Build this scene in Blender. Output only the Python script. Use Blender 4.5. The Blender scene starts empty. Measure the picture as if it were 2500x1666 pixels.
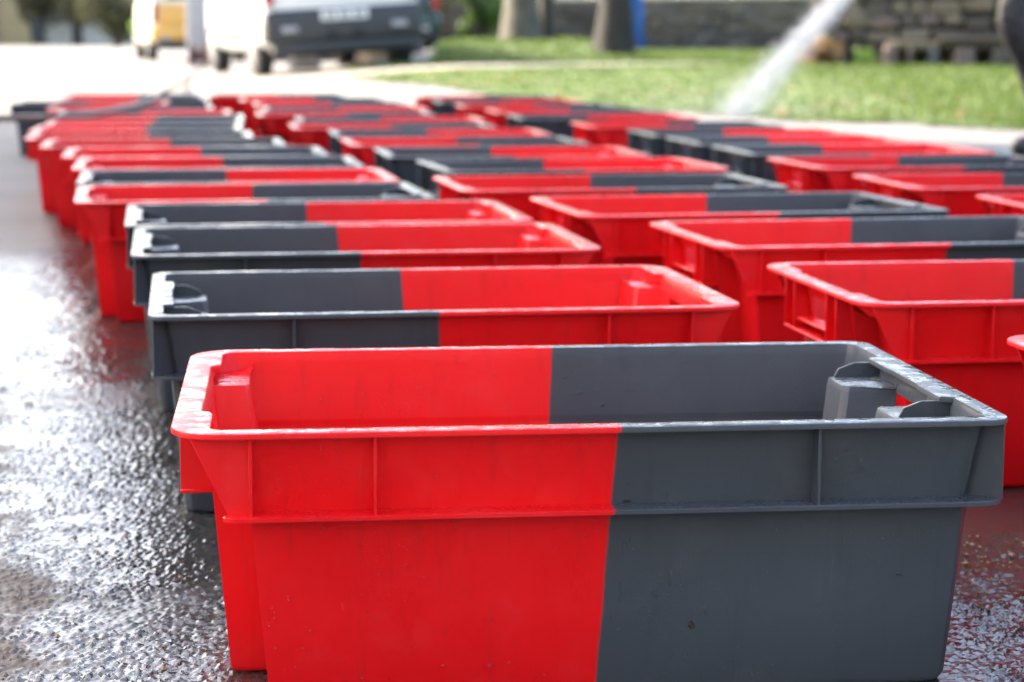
import bpy, bmesh, math, random
from mathutils import Vector, Matrix, Euler
R = math.radians
random.seed(7)
scene = bpy.context.scene
COL = scene.collection

# ------------------------------------------------------------------ camera
CAM_Z = 0.4775
cam_d = bpy.data.cameras.new('camera')
cam = bpy.data.objects.new('camera', cam_d)
COL.objects.link(cam)
cam_d.sensor_width = 36.0
cam_d.lens = 74.9
cam_d.clip_start = 0.05
cam_d.clip_end = 1500
cam.location = (0, 0, CAM_Z)
PITCH, ROLL = R(8.20), R(0.087)
cam.rotation_euler = (Matrix.Rotation(math.pi/2 - PITCH, 3, 'X') @ Matrix.Rotation(ROLL, 3, 'Z')).to_euler()
cam_d.dof.use_dof = True
cam_d.dof.focus_distance = 1.60
cam_d.dof.aperture_fstop = 8.5
cam_d.dof.aperture_blades = 0
scene.camera = cam

# ------------------------------------------------------------------ sky, sun, exposure
SUN_AZ, SUN_EL = R(-58), R(35)          # azimuth from +Y, negative = to the left
world = bpy.data.worlds.new('World')
scene.world = world
world.use_nodes = True
wn = world.node_tree
sky = wn.nodes.new('ShaderNodeTexSky')
sky.sky_type = 'NISHITA'
sky.sun_disc = False
sky.sun_elevation = SUN_EL
sky.sun_rotation = SUN_AZ
sky.air_density = 1.0
sky.dust_density = 5.0
sky.ozone_density = 1.0
bg = wn.nodes['Background']
bg.inputs['Strength'].default_value = 0.15
wn.links.new(sky.outputs[0], bg.inputs['Color'])
sd = bpy.data.lights.new('sun', 'SUN')
sd.energy = 2.3
sd.angle = R(0.6)
sd.color = (1.0, 0.94, 0.84)
sun = bpy.data.objects.new('sun', sd)
COL.objects.link(sun)
svec = Vector((math.sin(SUN_AZ)*math.cos(SUN_EL), math.cos(SUN_AZ)*math.cos(SUN_EL), math.sin(SUN_EL)))
sun.rotation_euler = svec.to_track_quat('Z', 'Y').to_euler()
sun.location = svec*40
vs = scene.view_settings
vs.view_transform = 'Standard'
vs.look = 'None'
vs.gamma = 1.0
vs.use_curve_mapping = False
vs.exposure = 2.54
scene.cycles.use_denoising = True
scene.cycles.max_bounces = 8
scene.cycles.sample_clamp_indirect = 8.0

# ------------------------------------------------------------------ helpers
def tag(o, label=None, cat=None, group=None, kind=None):
    if label: o['label'] = label
    if cat: o['category'] = cat
    if group: o['group'] = group
    if kind: o['kind'] = kind
    return o

def empty(name, loc=(0, 0, 0), rz=0.0):
    o = bpy.data.objects.new(name, None)
    COL.objects.link(o)
    o.location = loc
    o.rotation_euler = (0, 0, rz)
    o.empty_display_size = 0.1
    return o

def link(name, me, mat=None, parent=None):
    o = bpy.data.objects.new(name, me)
    COL.objects.link(o)
    if mat is not None and len(me.materials) == 0:
        me.materials.append(mat)
    if parent is not None:
        o.parent = parent
    return o

def mesh(name, V, F, smooth=None):
    me = bpy.data.meshes.new(name)
    me.from_pydata([tuple(v) for v in V], [], F)
    me.update()
    if smooth is not None:
        me.polygons.foreach_set('use_smooth', [True]*len(me.polygons))
        me.set_sharp_from_angle(angle=R(smooth))
    return me

def from_bm(name, bm, smooth=None):
    me = bpy.data.meshes.new(name)
    bm.normal_update()
    bm.to_mesh(me)
    bm.free()
    if smooth is not None:
        me.polygons.foreach_set('use_smooth', [True]*len(me.polygons))
        me.set_sharp_from_angle(angle=R(smooth))
    return me

def bm_box(bm, lo, hi):
    x0, y0, z0 = lo; x1, y1, z1 = hi
    vs_ = [bm.verts.new(p) for p in ((x0,y0,z0),(x1,y0,z0),(x1,y1,z0),(x0,y1,z0),(x0,y0,z1),(x1,y0,z1),(x1,y1,z1),(x0,y1,z1))]
    for f in ((3,2,1,0),(4,5,6,7),(0,1,5,4),(1,2,6,5),(2,3,7,6),(3,0,4,7)):
        bm.faces.new([vs_[i] for i in f])
    return vs_

def box_mesh(name, lo, hi, bev=0.0, seg=2):
    bm = bmesh.new()
    bm_box(bm, lo, hi)
    if bev > 0:
        bmesh.ops.bevel(bm, geom=bm.edges[:], offset=bev, segments=seg, affect='EDGES', profile=0.5)
    return from_bm(name, bm, 40)

def bm_prism(bm, pts, d0, d1, axis='y'):
    """extrude polygon pts (a,b) along axis between d0 and d1"""
    def P(a, b, d):
        return {'y': (a, d, b), 'x': (d, a, b), 'z': (a, b, d)}[axis]
    n = len(pts)
    A = [bm.verts.new(P(a, b, d0)) for a, b in pts]
    B = [bm.verts.new(P(a, b, d1)) for a, b in pts]
    bm.faces.new(A); bm.faces.new(B[::-1])
    for i in range(n):
        j = (i+1) % n
        bm.faces.new((A[i], B[i], B[j], A[j]))

def prism_mesh(name, pts, d0, d1, axis='y', bev=0.0, seg=1):
    bm = bmesh.new()
    bm_prism(bm, pts, d0, d1, axis)
    bmesh.ops.recalc_face_normals(bm, faces=bm.faces[:])
    if bev > 0:
        bmesh.ops.bevel(bm, geom=bm.edges[:], offset=bev, segments=seg, affect='EDGES', profile=0.5)
    return from_bm(name, bm, 40)

def bm_tube(bm, pts, radii, n=8, cap=True):
    pts = [Vector(p) for p in pts]
    rings = []
    up = None
    for i, p in enumerate(pts):
        t = (pts[min(i+1, len(pts)-1)] - pts[max(i-1, 0)]).normalized()
        if up is None:
            up = t.orthogonal().normalized()
        a = (up - t*up.dot(t)).normalized()
        up = a
        b = t.cross(a)
        r = radii[i] if hasattr(radii, '__len__') else radii
        rings.append([bm.verts.new(p + (a*math.cos(2*math.pi*k/n) + b*math.sin(2*math.pi*k/n))*r) for k in range(n)])
    for i in range(len(rings)-1):
        for k in range(n):
            j = (k+1) % n
            bm.faces.new((rings[i][k], rings[i][j], rings[i+1][j], rings[i+1][k]))
    if cap:
        bm.faces.new(rings[0][::-1]); bm.faces.new(rings[-1])

def tube_mesh(name, pts, radii, n=8):
    bm = bmesh.new()
    bm_tube(bm, pts, radii, n)
    return from_bm(name, bm, 50)

def smooth_path(pts, k=8):
    out = []
    P = [Vector(p) for p in pts]
    for i in range(len(P)-1):
        p0, p1, p2, p3 = P[max(i-1, 0)], P[i], P[i+1], P[min(i+2, len(P)-1)]
        for s in range(k):
            t = s/k
            out.append(0.5*((2*p1) + (p2-p0)*t + (2*p0-5*p1+4*p2-p3)*t*t + (3*p1-p0-3*p2+p3)*t**3))
    out.append(P[-1])
    return out

def bake(o):
    """apply an object's modifiers to a fresh mesh"""
    bpy.context.view_layer.update()
    dg = bpy.context.evaluated_depsgraph_get()
    me = bpy.data.meshes.new_from_object(o.evaluated_get(dg))
    return me

def sstep(a, b, x):
    t = max(0.0, min(1.0, (x-a)/(b-a)))
    return t*t*(3-2*t)

# ------------------------------------------------------------------ materials
class NT:
    def __init__(self, name):
        self.m = bpy.data.materials.new(name)
        self.m.use_nodes = True
        self.t = self.m.node_tree
        self.b = self.t.nodes['Principled BSDF']
        self.out = self.t.nodes['Material Output']
    def n(self, typ, **kw):
        nd = self.t.nodes.new(typ)
        for k, v in kw.items():
            if k.startswith('i_'):
                key = k[2:]
                key = int(key) if key.isdigit() else key.replace('_', ' ')
                nd.inputs[key].default_value = v
            else:
                setattr(nd, k, v)
        return nd
    def l(self, a, b):
        self.t.links.new(a, b)
    def set(self, **kw):
        for k, v in kw.items():
            self.b.inputs[k.replace('_', ' ')].default_value = v
    def coord(self, kind='Object'):
        return self.n('ShaderNodeTexCoord').outputs[kind]
    def noise(self, vec, scale, detail=3.0, rough=0.5):
        nd = self.n('ShaderNodeTexNoise')
        nd.inputs['Scale'].default_value = scale
        nd.inputs['Detail'].default_value = detail
        nd.inputs['Roughness'].default_value = rough
        self.l(vec, nd.inputs['Vector'])
        return nd.outputs['Fac']
    def vor(self, vec, scale, feature='F1', out='Distance', rnd=1.0):
        nd = self.n('ShaderNodeTexVoronoi')
        nd.feature = feature
        nd.inputs['Scale'].default_value = scale
        nd.inputs['Randomness'].default_value = rnd
        self.l(vec, nd.inputs['Vector'])
        return nd.outputs[out]
    def ramp(self, fac, stops):
        nd = self.n('ShaderNodeValToRGB')
        e = nd.color_ramp.elements
        while len(e) < len(stops):
            e.new(0.5)
        for i, (p, c) in enumerate(stops):
            e[i].position = p
            if not hasattr(c, '__len__'):
                c = (c, c, c)
            e[i].color = (*c, 1)
        self.l(fac, nd.inputs['Fac'])
        return nd.outputs['Color']
    def math(self, op, a, b=None, c=None, clamp=False):
        nd = self.n('ShaderNodeMath')
        nd.operation = op
        nd.use_clamp = clamp
        for i, v in enumerate((a, b, c)):
            if v is None: continue
            if isinstance(v, (int, float)):
                nd.inputs[i].default_value = v
            else:
                self.l(v, nd.inputs[i])
        return nd.outputs[0]
    def mix(self, fac, a, b, blend='MIX'):
        nd = self.n('ShaderNodeMix')
        nd.data_type = 'RGBA'
        nd.blend_type = blend
        for s, v in ((0, fac), (6, a), (7, b)):
            if isinstance(v, (int, float)):
                nd.inputs[s].default_value = v
            elif hasattr(v, '__len__'):
                nd.inputs[s].default_value = (*v, 1) if len(v) == 3 else v
            else:
                self.l(v, nd.inputs[s])
        return nd.outputs[2]
    def maprange(self, v, a, b, c, d, smooth=False):
        nd = self.n('ShaderNodeMapRange')
        if smooth: nd.interpolation_type = 'SMOOTHSTEP'
        self.l(v, nd.inputs[0])
        for i, q in enumerate((a, b, c, d)):
            nd.inputs[i+1].default_value = q
        return nd.outputs[0]
    def bump(self, h, strength, dist, prev=None):
        nd = self.n('ShaderNodeBump')
        nd.inputs['Strength'].default_value = strength
        nd.inputs['Distance'].default_value = dist
        self.l(h, nd.inputs['Height'])
        if prev is not None:
            self.l(prev, nd.inputs['Normal'])
        return nd.outputs['Normal']

def simple(name, col, rough=0.6, var=0.15, scale=8.0, bump=0.0, bdist=0.01, **kw):
    g = NT(name)
    v = g.coord()
    f = g.noise(v, scale, 4.0, 0.6)
    lo = tuple(c*(1-var) for c in col); hi = tuple(min(1, c*(1+var)) for c in col)
    g.l(g.ramp(f, [(0.3, lo), (0.7, hi)]), g.b.inputs['Base Color'])
    g.l(g.maprange(f, 0.3, 0.7, max(0.02, rough-0.08), min(1, rough+0.08)), g.b.inputs['Roughness'])
    if bump:
        g.l(g.bump(g.noise(v, scale*4, 4.0), bump, bdist), g.b.inputs['Normal'])
    g.set(**kw)
    return g.m

CRATE_H = 0.205
def crate_material():
    g = NT('two_tone_plastic')
    v = g.coord()
    sx = g.n('ShaderNodeSeparateXYZ'); g.l(v, sx.inputs[0])
    info = g.n('ShaderNodeObjectInfo')
    ic = g.n('ShaderNodeSeparateColor'); g.l(info.outputs['Color'], ic.inputs[0])
    vo = g.n('ShaderNodeVectorMath'); vo.operation = 'ADD'
    sc = g.n('ShaderNodeVectorMath'); sc.operation = 'SCALE'; sc.inputs[3].default_value = 9.0
    g.l(info.outputs['Color'], sc.inputs[0]); g.l(v, vo.inputs[0]); g.l(sc.outputs[0], vo.inputs[1])
    v0 = v
    v = vo.outputs[0]
    # where the two colours of the moulding meet
    wob = g.noise(v, 22.0, 2.0)
    xx = g.math('ADD', sx.outputs[0], g.math('MULTIPLY', g.math('SUBTRACT', wob, 0.5), 0.002))
    xx = g.math('SUBTRACT', xx, g.math('MULTIPLY', sx.outputs[2], 0.06))
    side = g.maprange(xx, 0.000, 0.0035, 0.0, 1.0, True)
    var = g.noise(v, 6.0, 3.0)
    red = g.ramp(var, [(0.3, (0.68, 0.005, 0.008)), (0.7, (0.78, 0.008, 0.011))])
    grey = g.ramp(var, [(0.3, (0.047, 0.054, 0.062)), (0.7, (0.057, 0.065, 0.074))])
    colr = g.mix(side, red, grey)
    colr = g.mix(1.0, colr, g.ramp(ic.outputs[0], [(0.0, 0.84), (1.0, 1.08)]), 'MULTIPLY')
    mp0 = g.n('ShaderNodeMapping'); g.l(v, mp0.inputs[0]); mp0.inputs['Scale'].default_value = (60, 60, 4)
    streak0 = g.ramp(g.noise(mp0.outputs[0], 1.3, 4.0, 0.6), [(0.56, 0.0), (0.70, 1.0)])
    # scuffs: short pale scratches and dried water marks
    mp = g.n('ShaderNodeMapping'); g.l(v, mp.inputs[0]); mp.inputs['Scale'].default_value = (30, 30, 9)
    scr = g.noise(mp.outputs[0], 9.0, 5.0, 0.7)
    scr = g.ramp(scr, [(0.68, 0.0), (0.80, 1.0)])
    mk = g.ramp(g.noise(v, 18.0, 5.0, 0.65), [(0.54, 0.0), (0.66, 1.0)])
    pale = g.math('ADD', g.math('MULTIPLY', scr, 0.15), g.math('MULTIPLY', mk, g.maprange(ic.outputs[1], 0.0, 1.0, 0.004, 0.022)))
    colr = g.mix(pale, colr, (0.62, 0.52, 0.52))
    colr = g.mix(g.math('MULTIPLY', streak0, 0.12), colr, (0.02, 0.016, 0.014))
    # dirt specks
    sp = g.vor(v, 55.0)
    spk = g.ramp(sp, [(0.035, 1.0), (0.06, 0.0)])
    gate = g.ramp(g.noise(v, 7.0, 1.0), [(0.60, 0.0), (0.66, 1.0)])
    colr = g.mix(g.math('MULTIPLY', spk, g.math('MULTIPLY', gate, 0.75)), colr, (0.05, 0.03, 0.02))
    g.l(colr, g.b.inputs['Base Color'])
    # water lies on upward faces
    geo = g.n('ShaderNodeNewGeometry')
    sn = g.n('ShaderNodeSeparateXYZ'); g.l(geo.outputs['Normal'], sn.inputs[0])
    top = g.maprange(sn.outputs[2], 0.55, 0.9, 0.0, 1.0)
    film = g.ramp(g.noise(v, 45.0, 4.0, 0.6), [(0.47, 0.0), (0.53, 1.0)])
    streak = g.ramp(g.noise(mp.outputs[0], 2.4, 4.0, 0.6), [(0.48, 0.0), (0.62, 1.0)])
    wet_top = g.math('MULTIPLY', top, g.math('ADD', 0.15, g.math('MULTIPLY', film, 0.85)))
    wet_side = g.math('MULTIPLY', streak, 0.30)
    wet = g.math('MAXIMUM', wet_top, wet_side, clamp=True)
    rough = g.math('SUBTRACT', g.maprange(g.noise(v, 14.0, 4.0), 0.3, 0.7, 0.36, 0.48), g.math('MULTIPLY', wet, 0.30))
    g.l(rough, g.b.inputs['Roughness'])
    g.l(g.math('MULTIPLY', wet_top, 0.55), g.b.inputs['Coat Weight'])
    g.set(Coat_Roughness=0.06, IOR=1.45, Specular_IOR_Level=0.24)
    # droplets and film relief
    drop = g.ramp(g.vor(v, 260.0), [(0.0, 1.0), (0.26, 0.0)])
    dg = g.ramp(g.noise(v, 10.0, 2.0), [(0.50, 0.0), (0.62, 1.0)])
    dn = g.bump(g.math('MULTIPLY', drop, dg), 0.35, 0.0007)
    fn = g.bump(g.math('MULTIPLY', g.noise(v, 85.0, 3.0, 0.6), top), 0.45, 0.0035, dn)
    on = g.bump(g.noise(v, 9.0, 2.0), 0.25, 0.004, fn)
    g.l(on, g.b.inputs['Normal'])
    g.l(fn, g.b.inputs['Coat Normal'])
    return g.m

def ground_material():
    g = NT('wet_asphalt')
    v = g.coord()
    s = g.n('ShaderNodeSeparateXYZ'); g.l(v, s.inputs[0])
    # washed area round the crates, with a ragged edge
    edge = g.math('MULTIPLY', g.math('SUBTRACT', g.noise(v, 0.9, 4.0, 0.6), 0.5), 3.0)
    yy = g.math('ADD', s.outputs[1], edge)
    xx = g.math('ADD', s.outputs[0], edge)
    w1 = g.maprange(yy, 8.6, 10.2, 1.0, 0.0, True)
    w2 = g.maprange(xx, 1.9, 2.7, 1.0, 0.0, True)
    w3 = g.maprange(s.outputs[1], 0.55, 0.95, 0.0, 1.0, True)  # unseen ground nearer the camera left pale, added to bounce light
    washed = g.math('MULTIPLY', g.math('MULTIPLY', w1, w2), w3)
    leftdry = g.math('MULTIPLY', g.maprange(g.math('ADD', s.outputs[1], g.math('MULTIPLY', edge, 0.35)), 3.9, 5.0, 0.0, 1.0, True), g.maprange(g.math('ADD', s.outputs[0], g.math('MULTIPLY', s.outputs[1], 0.20)), -0.16, -0.02, 1.0, 0.0, True))
    washed = g.math('MULTIPLY', washed, g.math('SUBTRACT', 1.0, leftdry))
    pud = g.noise(v, 2.6, 3.0, 0.55)
    patch = g.maprange(pud, 0.34, 0.50, 0.72, 1.0, True)
    wet = g.math('MULTIPLY', washed, patch)
    # chippings
    chip = g.vor(v, 190.0)
    chipc = g.vor(v, 190.0, out='Color')
    n1 = g.noise(v, 330.0, 3.0, 0.6)
    n2 = g.noise(v, 75.0, 3.0, 0.6)
    dryc = g.ramp(g.noise(v, 1.3, 5.0, 0.6), [(0.3, (0.160, 0.148, 0.128)), (0.7, (0.215, 0.200, 0.176))])
    wetc = g.ramp(n2, [(0.3, (0.022, 0.021, 0.020)), (0.7, (0.060, 0.055, 0.050))])
    tint = g.mix(0.35, (1, 1, 1), chipc, 'MULTIPLY')
    wetc = g.mix(1.0, wetc, tint, 'MULTIPLY')
    # earth and moss lying on the left of the wheel track
    sb = g.math('ADD', s.outputs[0], g.math('MULTIPLY', g.math('SUBTRACT', s.outputs[1], 1.6), 0.27))
    sb = g.math('ADD', sb, g.math('MULTIPLY', g.math('SUBTRACT', g.noise(v, 9.0, 4.0, 0.65), 0.5), 0.30))
    soil = g.maprange(sb, -0.41, -0.35, 1.0, 0.0, True)
    soil = g.math('MULTIPLY', soil, g.maprange(s.outputs[1], 3.4, 4.4, 1.0, 0.0, True))
    soilc = g.ramp(g.noise(v, 60.0, 4.0, 0.7), [(0.35, (0.055, 0.038, 0.026)), (0.55, (0.105, 0.080, 0.058)), (0.72, (0.070, 0.085, 0.045))])
    c = g.mix(washed, dryc, wetc)
    c = g.mix(g.math('MULTIPLY', soil, 0.8), c, soilc)
    g.l(c, g.b.inputs['Base Color'])
    wet = g.math('MULTIPLY', wet, g.math('SUBTRACT', 1.0, g.math('MULTIPLY', soil, 0.72)))
    r0 = g.math('SUBTRACT', 0.80, g.math('MULTIPLY', wet, 0.66))
    g.l(r0, g.b.inputs['Roughness'])
    g.l(g.math('MULTIPLY', wet, 0.25), g.b.inputs['Coat Weight'])
    g.set(Coat_Roughness=0.06, IOR=1.33)
    h = g.math('ADD', g.math('MULTIPLY', g.math('SUBTRACT', 0.6, chip), 0.8), g.math('MULTIPLY', n1, 0.9))
    h = g.math('ADD', h, g.math('MULTIPLY', n2, 1.5))
    bn = g.bump(h, 0.4, 0.0006)
    g.l(bn, g.b.inputs['Normal'])
    g.l(bn, g.b.inputs['Coat Normal'])
    return g.m

M = {}
M['crate'] = crate_material()
M['ground'] = ground_material()
M['path'] = simple('pale_gravel', (0.24, 0.212, 0.172), 0.9, 0.2, 3.0, 0.6, 0.02)
M['soil'] = simple('turf_soil', (0.10, 0.14, 0.035), 0.95, 0.35, 2.2, 0.5, 0.02)
M['tyre'] = simple('tyre_rubber', (0.018, 0.018, 0.019), 0.75, 0.2)
M['wheel'] = simple('steel_wheel', (0.35, 0.35, 0.36), 0.4, 0.15, Metallic=0.7)
M['white_paint'] = simple('white_car_paint', (0.74, 0.73, 0.70), 0.3, 0.05, 3.0, Coat_Weight=0.4)
M['yellow_paint'] = simple('yellow_car_paint', (0.66, 0.36, 0.07), 0.35, 0.06, 3.0, Coat_Weight=0.4)
M['teal_paint'] = simple('dark_teal_car_paint', (0.010, 0.045, 0.050), 0.25, 0.1, 3.0, Coat_Weight=0.8)
M['black_plastic'] = simple('dark_bumper_plastic', (0.035, 0.037, 0.040), 0.5, 0.25, 5.0)
M['sunlit_cream_paint'] = simple('sunlit_cream_car_paint', (0.72, 0.66, 0.52), 0.35, 0.05, 3.0)  # yellow van body, with the sunlight on its side put into the colour
M['plate'] = simple('number_plate', (0.70, 0.70, 0.66), 0.4, 0.04)
M['plate_ink'] = simple('plate_lettering', (0.05, 0.05, 0.05), 0.5, 0.05)
M['lamp_red'] = simple('red_lamp_lens', (0.35, 0.02, 0.02), 0.2, 0.05)
M['glass'] = simple('dark_glass', (0.03, 0.035, 0.04), 0.06, 0.1)
M['render_grey'] = simple('grey_roughcast', (0.125, 0.100, 0.076), 0.95, 0.75, 1.9, 0.7, 0.03)
M['coping'] = simple('pale_coping', (0.42, 0.38, 0.32), 0.9, 0.15, 3.0, 0.4, 0.01)
M['mortar'] = simple('wall_mortar', (0.075, 0.066, 0.055), 1.0, 0.2, 6.0)
STONES = [simple('stone_%s' % n, c, 0.9, 0.3, 7.0, 0.6, 0.015) for n, c in
          (('grey', (0.115, 0.11, 0.105)), ('tan', (0.19, 0.15, 0.10)), ('brown', (0.095, 0.075, 0.055)), ('rose', (0.165, 0.12, 0.10)), ('slate', (0.075, 0.08, 0.085)))]
M['bark'] = simple('tree_bark', (0.038, 0.033, 0.026), 0.95, 0.4, 5.0, 0.9, 0.03)
M['bark_pale'] = simple('pale_tree_bark', (0.10, 0.088, 0.068), 0.95, 0.4, 5.0, 0.8, 0.03)
M['blue_tarp'] = simple('blue_tarpaulin', (0.02, 0.10, 0.33), 0.45, 0.15, 6.0)
M['maroon'] = simple('maroon_plastic', (0.13, 0.035, 0.03), 0.5, 0.15)
M['hose'] = simple('brown_rubber_hose', (0.085, 0.046, 0.038), 0.5, 0.15, 20.0)
M['concrete'] = simple('pale_concrete', (0.33, 0.335, 0.34), 0.9, 0.1, 5.0, 0.3, 0.01)
M['black_cloth'] = simple('black_waterproof_cloth', (0.010, 0.010, 0.012), 0.42, 0.3, 12.0, 0.5, 0.02)
M['navy_cloth'] = simple('dark_jacket_cloth', (0.018, 0.020, 0.028), 0.7, 0.2, 12.0, 0.4, 0.02)
M['boot'] = simple('black_rubber_boot', (0.012, 0.012, 0.012), 0.35, 0.2)
M['skin'] = simple('skin', (0.48, 0.28, 0.20), 0.5, 0.06, 20.0)
M['hair'] = simple('dark_hair', (0.03, 0.02, 0.015), 0.6, 0.3, 40.0)
M['steel'] = simple('lance_steel', (0.4, 0.4, 0.4), 0.3, 0.1, Metallic=1.0)

def leaf_mat(name, a, b, trans=0.35):
    g = NT(name)
    info = g.n('ShaderNodeObjectInfo')
    v = g.coord()
    f = g.noise(v, 1.7, 4.0, 0.7)
    c = g.ramp(f, [(0.3, a), (0.7, b)])
    g.l(c, g.b.inputs['Base Color'])
    g.set(Roughness=0.6)
    tr = g.n('ShaderNodeBsdfTranslucent'); g.l(c, tr.inputs['Color'])
    mx = g.n('ShaderNodeMixShader'); mx.inputs[0].default_value = trans
    g.l(g.b.outputs[0], mx.inputs[1]); g.l(tr.outputs[0], mx.inputs[2])
    g.l(mx.outputs[0], g.out.inputs['Surface'])
    return g.m
M['grass'] = leaf_mat('grass_blades', (0.060, 0.108, 0.017), (0.128, 0.170, 0.032), 0.4)
M['leaf'] = leaf_mat('green_leaves', (0.06, 0.13, 0.025), (0.13, 0.20, 0.04))
M['leaf_olive'] = leaf_mat('olive_leaves', (0.055, 0.060, 0.020), (0.105, 0.100, 0.035), 0.2)
M['leaf_lime'] = leaf_mat('lime_leaves', (0.11, 0.22, 0.03), (0.19, 0.29, 0.05), 0.4)
M['leaf_dry'] = leaf_mat('dry_leaves', (0.22, 0.11, 0.04), (0.30, 0.19, 0.06), 0.3)

def spray_mat():
    g = NT('water_spray')
    g.set(Base_Color=(0.96, 0.95, 0.92, 1), Roughness=0.25, IOR=1.33)
    tr = g.n('ShaderNodeBsdfTranslucent'); tr.inputs[0].default_value = (0.96, 0.95, 0.92, 1)
    mx = g.n('ShaderNodeMixShader'); mx.inputs[0].default_value = 0.5
    g.l(g.b.outputs[0], mx.inputs[1]); g.l(tr.outputs[0], mx.inputs[2])
    g.l(mx.outputs[0], g.out.inputs['Surface'])
    return g.m
M['spray'] = spray_mat()

# ------------------------------------------------------------------ terrain
def T(x, y):
    h = 0.16*sstep(12, 22, y)*sstep(-3.2, -0.3, x)
    h += 0.20*sstep(23.2, 26.5, y)*sstep(-1.9, -0.9, x)*(1 - sstep(0.9, 2.0, x))
    return h

def frange(a, b, s):
    n = max(1, int(round((b-a)/s)))
    return [a + (b-a)*i/n for i in range(n+1)]

def grid_mesh(name, xs, ys, zf, mask=None):
    V = [(x, y, zf(x, y)) for y in ys for x in xs]
    nx = len(xs); F = []
    for j in range(len(ys)-1):
        for i in range(nx-1):
            if mask and not mask(0.5*(xs[i]+xs[i+1]), 0.5*(ys[j]+ys[j+1])): continue
            F.append((j*nx+i, j*nx+i+1, (j+1)*nx+i+1, (j+1)*nx+i))
    me = mesh(name, V, F, 60)
    bm = bmesh.new(); bm.from_mesh(me)
    bmesh.ops.delete(bm, geom=[v for v in bm.verts if not v.link_faces], context='VERTS')
    bm.to_mesh(me); bm.free()
    return me

from mathutils import noise as mnoise
NEAR = [(-1.30, -0.10, 1.30, 4.80), (0.28, 0.60, 1.40, 2.05)]      # parts of the yard close enough to show single chippings
def chip_height(x, y, box):
    x0, x1, y0, y1 = box
    d, pts = mnoise.voronoi(Vector((x*185, y*185, 0.0)), distance_metric='DISTANCE', exponent=2.5)
    c = pts[0]
    rn = mnoise.cell_vector(c*7.3 + Vector((.37, .11, .71)))
    pl = sstep(0.0, 0.34, d[1]-d[0])
    h = pl*(0.0013 + 0.0017*abs(rn.x)) + pl*0.0013*((x*185-c.x)*(rn.y-.0) + (y*185-c.y)*(rn.z-.0))
    h += 0.0005*mnoise.noise(Vector((x*140, y*140, 3.0))) + 0.0014*mnoise.noise(Vector((x*21, y*21, 7.0))) + 0.0012*mnoise.noise(Vector((x*4.1, y*4.1, 9.0)))
    lvl = 0.0001 + 0.0009*mnoise.noise(Vector((x*5.3, y*5.3, 20.0))) + 0.0001*mnoise.noise(Vector((x*60, y*60, 30.0)))
    lvl += 0.0006*sstep(1.95, 2.7, y)*(1 - sstep(3.5, 4.3, y))
    h = max(h, lvl)
    e = min(x-x0, x1-x, y-y0, y1-y)
    return h*sstep(0.0, 0.06, e)
def ground_mesh():
    gx = sorted([-700, -300, -120, -60] + frange(-30, -6, 4) + frange(-5, -1.5, 0.5) + [-1.30, -.10, .28, .60] + frange(1, 8, 0.5) + [10, 14, 20, 40, 120, 300, 700])
    gy = sorted([-60, -20, 0, 1.30, 1.40, 2.05, 4.80, 6] + frange(10, 34, 0.6) + [38, 45, 60, 80, 110, 160, 250, 450, 900])
    V = [(x, y, T(x, y)) for y in gy for x in gx]
    nx = len(gx); F = []
    for j in range(len(gy)-1):
        for i in range(nx-1):
            mx, my = .5*(gx[i]+gx[i+1]), .5*(gy[j]+gy[j+1])
            if any(a < mx < b and c < my < d for a, b, c, d in NEAR): continue
            F.append((j*nx+i, j*nx+i+1, (j+1)*nx+i+1, (j+1)*nx+i))
    for box in NEAR:
        x0, x1, y0, y1 = box
        xs = frange(x0, x1, .0023); ys = []
        y = y0
        while y < y1:
            ys.append(y); y += .0032*max(1.0, (y/1.7)**1.3)
        ys.append(y1)
        b0 = len(V); n = len(xs)
        V += [(x, y, chip_height(x, y, box)) for y in ys for x in xs]
        for j in range(len(ys)-1):
            for i in range(n-1):
                F.append((b0+j*n+i, b0+j*n+i+1, b0+(j+1)*n+i+1, b0+(j+1)*n+i))
    return mesh('ground', V, F, 70)
tag(link('ground', ground_mesh(), M['ground']), 'wet dark asphalt yard running into a pale dry road', 'ground', kind='structure')

# front edge of the grass, as a curve y = f(x)
def grass_front(x):
    pts = [(-1.9, 20.5), (-1.0, 17.8), (0.0, 15.2), (1.0, 13.0), (1.8, 11.6), (2.6, 10.9), (3.4, 10.7), (9, 10.4)]
    if x <= pts[0][0]: return 60
    for (a, b), (c, d) in zip(pts, pts[1:]):
        if x <= c:
            return b + (d-b)*(x-a)/(c-a) + 0.16*math.sin(x*7.0) + 0.08*math.sin(x*19.0)
    return 10.4
def path_c(x):
    return 20.0 + 0.55*(x+3.0)
def path_hw(x):
    return 1.7 - 0.17*(x+3.0)
def on_path(x, y, pad=0.0):
    return -5 < x < 2.3 and abs(y - path_c(x)) < path_hw(x) + pad and x < 2.3
def is_grass(x, y):
    return y > grass_front(x) and y < 37.5 and not on_path(x, y) and -1.75 < x < 9 and not (x < -0.9 and y > 23.6)

tag(link('grass_verge', grid_mesh('grass_verge', frange(-1.9, 9, 0.12), frange(10.2, 37.6, 0.2),
     lambda x, y: T(x, y)+0.012, is_grass), M['soil']), 'green turf of the verge beyond the crates', 'grass', kind='structure')
tag(link('path', grid_mesh('path', frange(-4.2, 2.3, 0.12), frange(17, 26, 0.15), lambda x, y: T(x, y)+0.008,
     lambda x, y: on_path(x, y)), M['path']), 'pale gravel path crossing the verge', 'path', kind='structure')

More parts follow.
